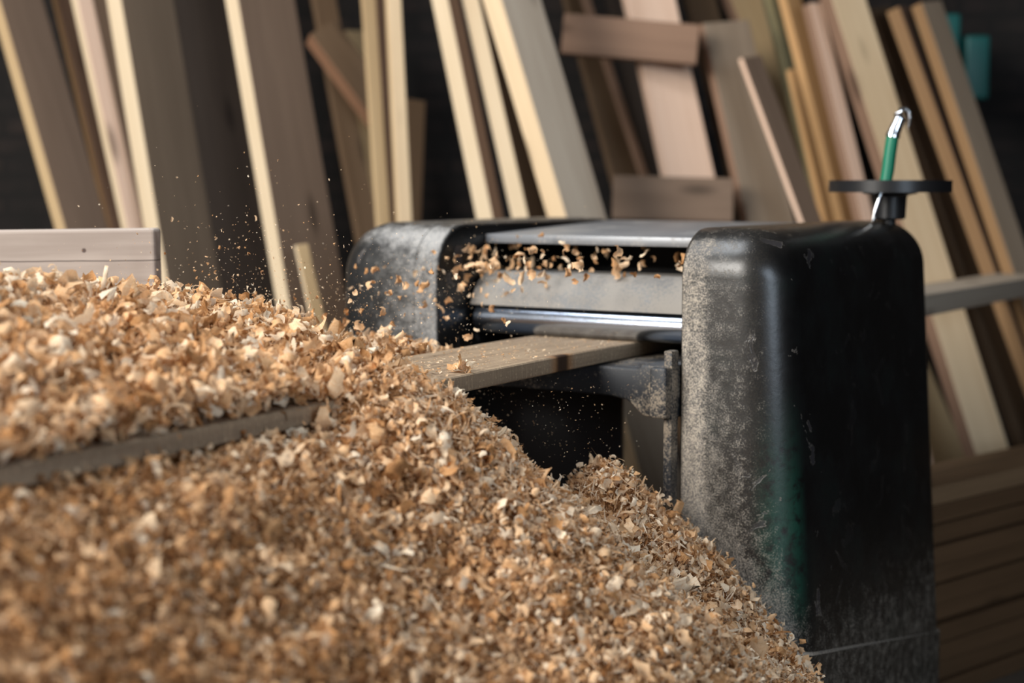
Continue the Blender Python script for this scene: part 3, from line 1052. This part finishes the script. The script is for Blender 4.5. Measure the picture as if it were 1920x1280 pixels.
def flakes(n, nl, nw, L, W, A, twist, jag, rng):
    """n curled strips; returns local coords (n, nl*nw, 3), quads for one"""
    s = np.linspace(0, 1, nl)[None, :, None]
    q = np.linspace(-0.5, 0.5, nw)[None, None, :]
    L, W, A, twist = (a[:, None, None] for a in (L, W, A, twist))
    R = L / np.maximum(A, 0.05)
    spiral = 1 - 0.35 * s * np.minimum(1, A / 5)
    ang = A * (s - 0.5)
    x = R * spiral * np.sin(ang)
    z = R * (1 - np.cos(ang) * spiral)
    taper = 1 - rng.uniform(0, 0.6, (n, 1, 1)) * s
    endpt = 1 - rng.uniform(0.2, 0.9, (n, 1, 1)) * (np.abs(2 * s - 1) ** 3)
    y = q * W * taper * endpt + twist * L * (s - 0.5) + 0 * x
    x, z = x + 0 * q, z + 0 * q
    ej = (np.abs(q) > 0.4) * 1.0
    y = y + ej * rng.normal(0, 1, y.shape) * W * jag
    x = x + rng.normal(0, 1, y.shape) * L * 0.03
    cup = rng.normal(0, 0.35, (n, 1, 1)) * W
    z = z + cup * (q ** 2) * 4 + rng.normal(0, 1, y.shape) * W * 0.05
    z = z + np.where(np.arange(nl)[None, :, None] % 2 == 0, 1, -1) * rng.uniform(0, 0.05, (n, 1, 1)) * W
    co = np.stack([x, y, z], -1).reshape(n, nl * nw, 3)
    co -= co.mean(1, keepdims=True)
    flakes.along = (L * s + 0 * q).reshape(n, nl * nw)
    i = np.arange(nl - 1)[:, None] * nw + np.arange(nw - 1)[None, :]
    quads = np.stack([i, i + 1, i + nw + 1, i + nw], -1).reshape(-1, 4)
    return co, quads


def rand_rot(n, rng, normals=None, tilt=1.0):
    """random spin; with normals: lies along the surface, tipped by about tilt radians"""
    if normals is None:
        normals = np.tile(np.array([[0, 0, 1.0]]), (n, 1))
    nrm = normals + rng.normal(0, tilt, (n, 3))
    nrm /= np.linalg.norm(nrm, axis=1, keepdims=True) + 1e-9
    a = rng.normal(0, 1, (n, 3))
    t = np.cross(a, nrm)
    t /= np.linalg.norm(t, axis=1, keepdims=True) + 1e-9
    b2 = np.cross(nrm, t)
    flip = np.where(rng.random((n, 1)) < 0.5, -1.0, 1.0)
    return np.stack([t, b2 * flip, nrm * flip], -1)


CAMn, Rn, Un, Fn = (np.array(v) for v in (CAM, RIGHT, UP, FWD))


def project(P):
    d = P - CAMn
    z = d @ Fn
    return 960 + FPX * (d @ Rn) / z, 640 - FPX * (d @ Un) / z, z


def scatter(fn, xr, yr, ok, n_try, rng):
    """points on a heap, spread evenly over its surface, within the photographed part (with margin)"""
    X = rng.uniform(*xr, n_try)
    Y = rng.uniform(*yr, n_try)
    e = 0.012
    H = fn(X, Y)
    gx = (fn(X + e, Y) - fn(X - e, Y)) / (2 * e)
    gy = (fn(X, Y + e) - fn(X, Y - e)) / (2 * e)
    area_ = np.sqrt(1 + np.clip(gx, -3, 3) ** 2 + np.clip(gy, -3, 3) ** 2)
    nrm = np.stack([-np.clip(gx, -2, 2), -np.clip(gy, -2, 2), np.ones_like(gx)], -1)
    nrm /= np.linalg.norm(nrm, axis=1, keepdims=True)
    P = np.stack([X, Y, H], -1)
    px, py, dz = project(P)
    k = (rng.random(n_try) < area_ / 1.8) & (dz > 0.7) & (px > -160) & (px < 2080) & (py < 1430) & ok(X, Y, H)
    to = CAMn - P
    to /= np.linalg.norm(to, axis=1, keepdims=True)
    k &= (to * nrm).sum(1) > -0.30
    return P[k], nrm[k], px[k], py[k]


def cloud(parts):
    """join lists of (coords, quads, tone per strip, distance along the strip) into arrays"""
    co, qd, tn, al, off = [], [], [], [], 0
    for c, q, t, a in parts:
        n, m, _ = c.shape
        co.append(c.reshape(-1, 3))
        qd.append((q[None] + (np.arange(n) * m)[:, None, None] + off).reshape(-1, 4))
        tn.append(np.repeat(t, m))
        al.append(a.reshape(-1))
        off += n * m
    return np.concatenate(co), np.concatenate(qd), np.concatenate(tn), np.concatenate(al)


def strew(P, nrm, kind, tone, rng, lift=0.004, tilt=0.6, scale=1.0):
    n = len(P)
    sz = np.exp(rng.normal(0, 0.28, n)) * scale
    scale = sz
    u = lambda a, b: rng.uniform(a, b, n)
    if kind == 'curl':
        c, q = flakes(n, 8, 3, u(0.024, 0.052) * scale, u(0.009, 0.020) * scale, u(1.2, 5.5), rng.normal(0, 0.12, n), 0.10, rng)
    elif kind == 'flake':
        c, q = flakes(n, 5, 3, u(0.011, 0.030) * scale, u(0.006, 0.016) * scale, u(0.5, 4.0), rng.normal(0, 0.1, n), 0.14, rng)
    elif kind == 'ribbon':
        c, q = flakes(n, 14, 4, u(0.05, 0.10) * scale, u(0.012, 0.026) * scale, u(1.5, 8.0), rng.normal(0, 0.25, n), 0.06, rng)
    elif kind == 'bit':
        c, q = flakes(n, 3, 2, u(0.004, 0.010) * scale, u(0.0025, 0.006) * scale, u(0.2, 2.0), rng.normal(0, 0.1, n), 0.2, rng)
    else:
        c, q = flakes(n, 4, 2, u(0.014, 0.034) * scale, u(0.0012, 0.0028) * scale, u(0.1, 1.6), rng.normal(0, 0.1, n), 0.1, rng)
    Rm = rand_rot(n, rng, nrm, tilt)
    c = np.einsum('nij,nmj->nmi', Rm, c)
    p = P + nrm * (rng.normal(0.3, 1.0, (n, 1)) * lift)
    return c + p[:, None, :], q, tone, flakes.along


def low_n(X, Y): return low_h(X, Y)


noise_cache = {}


def bumpy(fn, amp, seed):
    """heap height with clumps, vectorised cheap sines for the scatter and the base alike"""
    rs = np.random.default_rng(seed)
    ks = [(rs.normal(0, f, 2), rs.uniform(0, 6.28), a) for f, a, m in ((9, .5, 6), (20, .32, 8), (45, .2, 10)) for _ in range(m)]
    def g(X, Y):
        h = fn(X, Y)
        e = np.zeros_like(h)
        for (k, ph, a) in ks:
            e = e + a * np.sin(k[0] * X + k[1] * Y + ph)
        return h + amp * e * 0.35
    return g


LOW = bumpy(low_h, 0.026, 3)
UPP = bumpy(up_h, 0.014, 9)


def under_plank(X, Y, H):
    """the heap stays below the plank where the plank crosses it"""
    zb = 0.845 - 0.0125 * np.maximum(0, -Y) ** 1.1
    on = (X < PX1 + 0.004) & (X > PX0 - 0.02)
    H = np.where(on, np.minimum(H, zb), H)
    spill = sstep(-Y, 0.50, 0.56) * (1 - sstep(-Y, 0.80, 0.92))
    lim = np.where(X >= PX1 + 0.004, zb - 0.012 + 0.10 * spill + np.maximum(0, X - PX1) * 0.0, 9)
    return np.minimum(H, lim)


def LOWC(X, Y): return under_plank(X, Y, LOW(X, Y))


keep_low = lambda X, Y, H: (H, (H > FLOOR - 0.015) & (Y < -0.062) | (H > FLOOR - 0.015) & (Y < -0.004) & ((X < 0.27) | (H < 0.74)))
co1, q1_ = grid_mesh('h', LOWC, np.arange(-0.55, 1.75, 0.012), np.arange(-2.9, -0.003, 0.012), lambda X, Y, H: keep_low(X, Y, under_plank(X, Y, H)), 0.004, None, None, 1.0)
co2, q2_ = grid_mesh('h', UPP, np.arange(-0.62, 0.122, 0.012), np.arange(-2.6, -0.06, 0.012),
                     lambda X, Y, H: (H, H > (PT - 0.0125 * np.maximum(0, -Y) ** 1.1 + 0.002 - 0.6 * np.maximum(0, -X - 0.13))), 0.003, None, None, 2.0)

rng = np.random.default_rng(5)
ok_low = lambda X, Y, H: (H > FLOOR) & (Y < -0.02) & ~((X > PX0 - 0.02) & (X < PX1) )
ok_up = lambda X, Y, H: (H > PT + 0.003 - 0.015 * np.maximum(0, -Y) - 0.6 * np.maximum(0, -X - 0.13)) & (X < 0.126)


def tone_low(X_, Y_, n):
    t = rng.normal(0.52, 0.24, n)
    t += 0.14 * np.clip((Y_ + 1.0) / 0.5, -1, 1)  # darker away from the planer: shade on the near slope put into the tone
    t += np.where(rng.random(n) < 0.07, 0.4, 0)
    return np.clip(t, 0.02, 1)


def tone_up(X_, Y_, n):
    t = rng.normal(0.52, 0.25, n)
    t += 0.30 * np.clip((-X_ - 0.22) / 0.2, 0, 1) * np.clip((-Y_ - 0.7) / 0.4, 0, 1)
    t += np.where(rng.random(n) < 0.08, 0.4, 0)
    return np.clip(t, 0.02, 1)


parts = []
for kind, n_try, tilt, lift in (('flake', 48000, 0.9, 0.010), ('curl', 9000, 0.9, 0.012), ('ribbon', 220, 0.5, 0.008), ('bit', 100000, 0.9, 0.010), ('fibre', 80000, 0.7, 0.009)):
    P, nr, px, py = scatter(LOWC, (0.10, 1.25), (-2.2, -0.02), ok_low, n_try, rng)
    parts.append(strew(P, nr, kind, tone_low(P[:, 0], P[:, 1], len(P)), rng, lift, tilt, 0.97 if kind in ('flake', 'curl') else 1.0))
c_, q_, t_, a_ = cloud(parts)
co = np.concatenate([co1, c_])
qd = np.concatenate([q1_, q_ + len(co1)])
tn = np.concatenate([np.full(len(co1), 0.02), t_])  # base surface kept dark: crevice shade between flakes put into its tone
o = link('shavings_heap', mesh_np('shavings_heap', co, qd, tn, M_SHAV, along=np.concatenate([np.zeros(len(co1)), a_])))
tag(o, 'large heap of orange brown wood shavings sloping down in front of the planer', 'wood shavings', kind='stuff')

parts = []
for kind, n_try, tilt, lift in (('curl', 13000, 0.95, 0.015), ('flake', 17000, 0.9, 0.011), ('ribbon', 1500, 0.6, 0.012), ('bit', 30000, 0.9, 0.007), ('fibre', 26000, 0.7, 0.010)):
    P, nr, px, py = scatter(UPP, (-0.62, 0.126), (-2.0, -0.10), ok_up, n_try, rng)
    sc_ = 1.08 if kind == 'curl' else 1.0
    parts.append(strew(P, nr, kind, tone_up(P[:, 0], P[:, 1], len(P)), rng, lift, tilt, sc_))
# a thin scatter on the bare stretch of plank before the mouth
n = 420
X = rng.uniform(PX0 + 0.01, PX1 - 0.006, n)
Y = -0.55 + 0.68 * rng.random(n) ** 1.6
P = np.stack([X, Y, np.full(n, PT + 0.002)], -1)
nr = np.tile(np.array([[0, 0, 1.0]]), (n, 1))
parts.append(strew(P, nr, 'bit', np.clip(rng.normal(0.6, 0.2, n), 0, 1), rng, 0.0008, 0.15, 0.8))
c_, q_, t_, a_ = cloud(parts)
co = np.concatenate([co2, c_])
qd = np.concatenate([q2_, q_ + len(co2)])
tn = np.concatenate([np.full(len(co2), 0.02), t_])  # dark base tone stands in for shade between the drift's shavings
o = link('shavings_drift', mesh_np('shavings_drift', co, qd, tn, M_SHAV, along=np.concatenate([np.zeros(len(co2)), a_])))
tag(o, 'drift of curled pale shavings lying over the plank, up to the grey beam', 'wood shavings', kind='stuff')


# single shavings: meshes of a few shapes, then copies
def one_mesh(kind, seed, scale=1.0, tone=0.6, **kw):
    r = np.random.default_rng(seed)
    if kind == 'roll':
        c, q = flakes(1, 22, 5, np.array([kw.get('L', 0.12)]), np.array([kw.get('W', 0.016)]), np.array([kw.get('A', 9.0)]), np.array([kw.get('tw', 0.4)]), 0.05, r)
    elif kind == 'strip':
        c, q = flakes(1, 12, 4, np.array([kw.get('L', 0.05)]), np.array([kw.get('W', 0.011)]), np.array([kw.get('A', 1.2)]), np.array([kw.get('tw', 0.05)]), 0.07, r)
    else:
        c, q = flakes(1, 6, 4, np.array([kw.get('L', 0.020)]), np.array([kw.get('W', 0.011)]), np.array([kw.get('A', 1.6)]), np.array([0.05]), 0.13, r)
    c = c[0] * scale
    m = len(c)
    nv = 0.00025                                           # a real thickness
    lo_ = c.copy(); lo_[:, 2] -= nv * 2
    co = np.concatenate([c, lo_])
    qd = np.concatenate([q, q[:, ::-1] + m])
    return mesh_np(kind, co, qd, np.clip(tone + r.normal(0, 0.03, len(co)), 0, 1), M_SHAV, along=np.tile(flakes.along.reshape(-1), 2))


def put(me, name, p, rot, scale, label, group):
    o = bpy.data.objects.new(name, me)
    COL.objects.link(o)
    o.location = p
    o.rotation_euler = rot
    o.scale = (scale,) * 3
    tag(o, label, 'wood shaving', group)
    return o


def look_rot(ax, roll=0.0):
    """local X along ax"""
    ax = Vector(ax).normalized()
    return (ax.to_track_quat('X', 'Z').to_matrix() @ Matrix.Rotation(roll, 3, 'X')).to_euler()


SG = 'big shavings lying on the heap'
big = [
    # px, py, depth, direction in picture (dx, dy), kind, args, label
    (665, 738, 2.78, (18, -40), 'strip', dict(L=0.062, W=0.020, A=1.0), 0.62, 'broad pinkish shaving standing upright at the plank edge near the middle'),
    (606, 812, 2.60, (30, 30), 'strip', dict(L=0.050, W=0.020, A=2.8), 0.72, 'tube-curled pale shaving leaning just under the plank edge'),
    (838, 728, 2.82, (26, -24), 'strip', dict(L=0.048, W=0.020, A=2.6), 0.66, 'rolled tan shaving on the crest of the heap where the plank emerges'),
    (155, 868, 2.12, (20, 30), 'strip', dict(L=0.034, W=0.014, A=1.6), 0.85, 'small pale curl hanging over the near plank edge at the left'),
    (24, 642, 2.38, (60, -14), 'strip', dict(L=0.062, W=0.020, A=3.4), 0.9, 'cream tube of shaving lying at the left edge of the drift'),
    (196, 525, 2.72, (10, -40), 'strip', dict(L=0.05, W=0.009, A=0.6), 0.98, 'thin white splinter standing up before the grey beam'),
    (500, 725, 2.62, (70, 26), 'strip', dict(L=0.075, W=0.012, A=1.2), 0.62, 'long arched tan shaving lying along the plank'),
    (625, 712, 2.80, (50, 30), 'strip', dict(L=0.06, W=0.016, A=1.4), 0.55, 'orange shaving with a bright rim on the drift behind the upright pinkish one'),
    (560, 690, 2.75, (60, 30), 'strip', dict(L=0.06, W=0.016, A=2.0), 0.45, 'twisted orange brown shaving in the middle of the drift'),
    (455, 650, 2.72, (60, 4), 'roll', dict(L=0.11, W=0.028, A=5.0, tw=0.45), 0.68, 'wide rolled shaving with pleated bands on the drift left of the middle'),
    (562, 652, 2.82, (50, 6), 'roll', dict(L=0.10, W=0.028, A=5.5, tw=0.4), 0.60, 'second wide rolled shaving with pleated bands, nearer the planer'),
    (375, 575, 2.80, (40, 44), 'strip', dict(L=0.07, W=0.008, A=0.5), 0.95, 'straight cream sliver slanting on the back crest of the drift'),
    (690, 690, 2.90, (30, 30), 'strip', dict(L=0.045, W=0.02, A=1.3), 0.52, 'cupped orange shaving near the planer end of the drift'),
    (160, 650, 2.48, (14, -50), 'strip', dict(L=0.06, W=0.014, A=1.2), 0.55, 'tan shaving on end in the left part of the drift'),
    (190, 640, 2.50, (30, 40), 'strip', dict(L=0.06, W=0.02, A=1.4), 0.85, 'pale pink flat shaving with a curved edge at the left of the drift'),
    (1190, 1095, 2.62, (-20, -30), 'strip', dict(L=0.04, W=0.012, A=1.0), 0.9, 'pale splinter sticking out of the lower right slope of the heap'),
    (1168, 1260, 2.40, (-30, -50), 'strip', dict(L=0.05, W=0.010, A=0.8), 0.85, 'pale sliver at the bottom of the heap right of the middle'),
    (370, 1145, 2.02, (30, 10), 'strip', dict(L=0.035, W=0.012, A=1.6), 0.62, 'tan flat shaving low on the near left slope of the heap'),
]
def rest(px, py, dp):
    """where the sight line first meets a heap; else the given distance"""
    for D in np.arange(1.5, 3.5, 0.004):
        q = hz(px, py, depth=D)
        x_, y_ = np.array([q.x]), np.array([q.y])
        top = LOWC(x_, y_)[0]
        if -0.6 < q.x < 0.122 and y_[0] < -0.3: top = max(top, UPP(x_, y_)[0])
        if q.z < top + 0.012: return q
    return hz(px, py, depth=dp)


for i, (px, py, dp, dr, kind, kw, tone, lab) in enumerate(big):
    p = rest(px, py, dp) if py != 868 else hz(px, py, depth=dp)
    ax = RIGHT * dr[0] - UP * dr[1] + FH * random.uniform(-6, 6)
    put(one_mesh(kind, 100 + i, 1.0, tone, **kw), 'wood_shaving', p, look_rot(ax, random.uniform(-0.5, 0.9)), 1.0, lab, SG)

# shavings in the air
FM = [one_mesh('chip', 200 + i, 1.0, t, L=l, W=wd, A=a) for i, (t, l, wd, a) in enumerate(
    ((0.75, 0.020, 0.010, 1.2), (0.45, 0.016, 0.011, 2.2), (0.9, 0.015, 0.008, 0.8), (0.6, 0.024, 0.012, 2.8), (0.3, 0.014, 0.009, 1.0), (0.68, 0.013, 0.010, 1.6)))]


def fly(n, fpt, smin, smax, label, group):
    for i in range(n):
        p = fpt()
        put(FM[random.randrange(len(FM))], 'flying_shaving', p, (random.uniform(0, 6.28), random.uniform(0, 6.28), random.uniform(0, 6.28)), random.uniform(smin, smax), label, group)


def mouth():
    while True:
        y = random.uniform(-0.10, 0.30)
        x = random.uniform(-0.29, 0.27)
        z = random.uniform(1.02, 1.085)
        if x > -0.05 and random.random() < (x + 0.05) * 0.9: continue
        return Vector((x, y, z))


def jet():
    s = random.random() ** 1.15
    y = 0.15 - 0.62 * s
    x = random.gauss(-0.19 - 0.02 * s, 0.085 + 0.05 * s)
    z = 1.045 - 0.13 * s + random.gauss(0, 0.03 + 0.035 * s)
    z = max(z, PT + 0.03)
    if y > -0.01: x = min(max(x, -0.285), 0.26)
    return Vector((x, y, z))


def over_heap():
    px = random.gauss(480, 110)
    py = 575 - abs(random.gauss(0, 90))
    return hz(px, py, depth=random.uniform(2.75, 3.15))


fly(80, mouth, 0.8, 1.9, 'loose shaving whirling in the black mouth under the planer plate', 'shavings flying in the planer mouth')
fly(135, jet, 0.5, 1.5, 'shaving flying in the jet between the planer mouth and the drift', 'shavings flying out of the planer')
fly(70, over_heap, 0.2, 0.6, 'tiny shaving in the air above the drift, before the dark leaning boards', 'shavings hanging above the drift')

# fine dust specks in the air: one cloud of stuff
n = 2600
pts = []
for i in range(n):
    k = random.random()
    if k < 0.5: pts.append(jet() + Vector((random.gauss(0, .05), random.gauss(0, .06), random.gauss(0, .03))))
    elif k < 0.8: pts.append(hz(random.gauss(470, 150), 590 - abs(random.gauss(0, 110)), depth=random.uniform(2.7, 3.2)))
    else: pts.append(Vector((random.uniform(-0.15, 0.26), random.uniform(-0.35, -0.06), random.uniform(0.68, 0.84))))
P = np.array([tuple(p) for p in pts])
P = P[(P[:, 1] < -0.005) | ((np.abs(P[:, 0]) < 0.28) & (P[:, 2] > 0.90))]
cc = strew(P, np.tile(np.array([[0, 0, 1.0]]), (len(P), 1)), 'bit', np.clip(rng.normal(0.7, 0.2, len(P)), 0, 1), rng, 0.0, 2.0, 0.36)
co, qd, tn, a_ = cloud([cc])
o = link('airborne_sawdust', mesh_np('airborne_sawdust', co, qd, tn, M_SHAV))
tag(o, 'fine sawdust hanging in the air round the planer mouth', 'sawdust', kind='stuff')
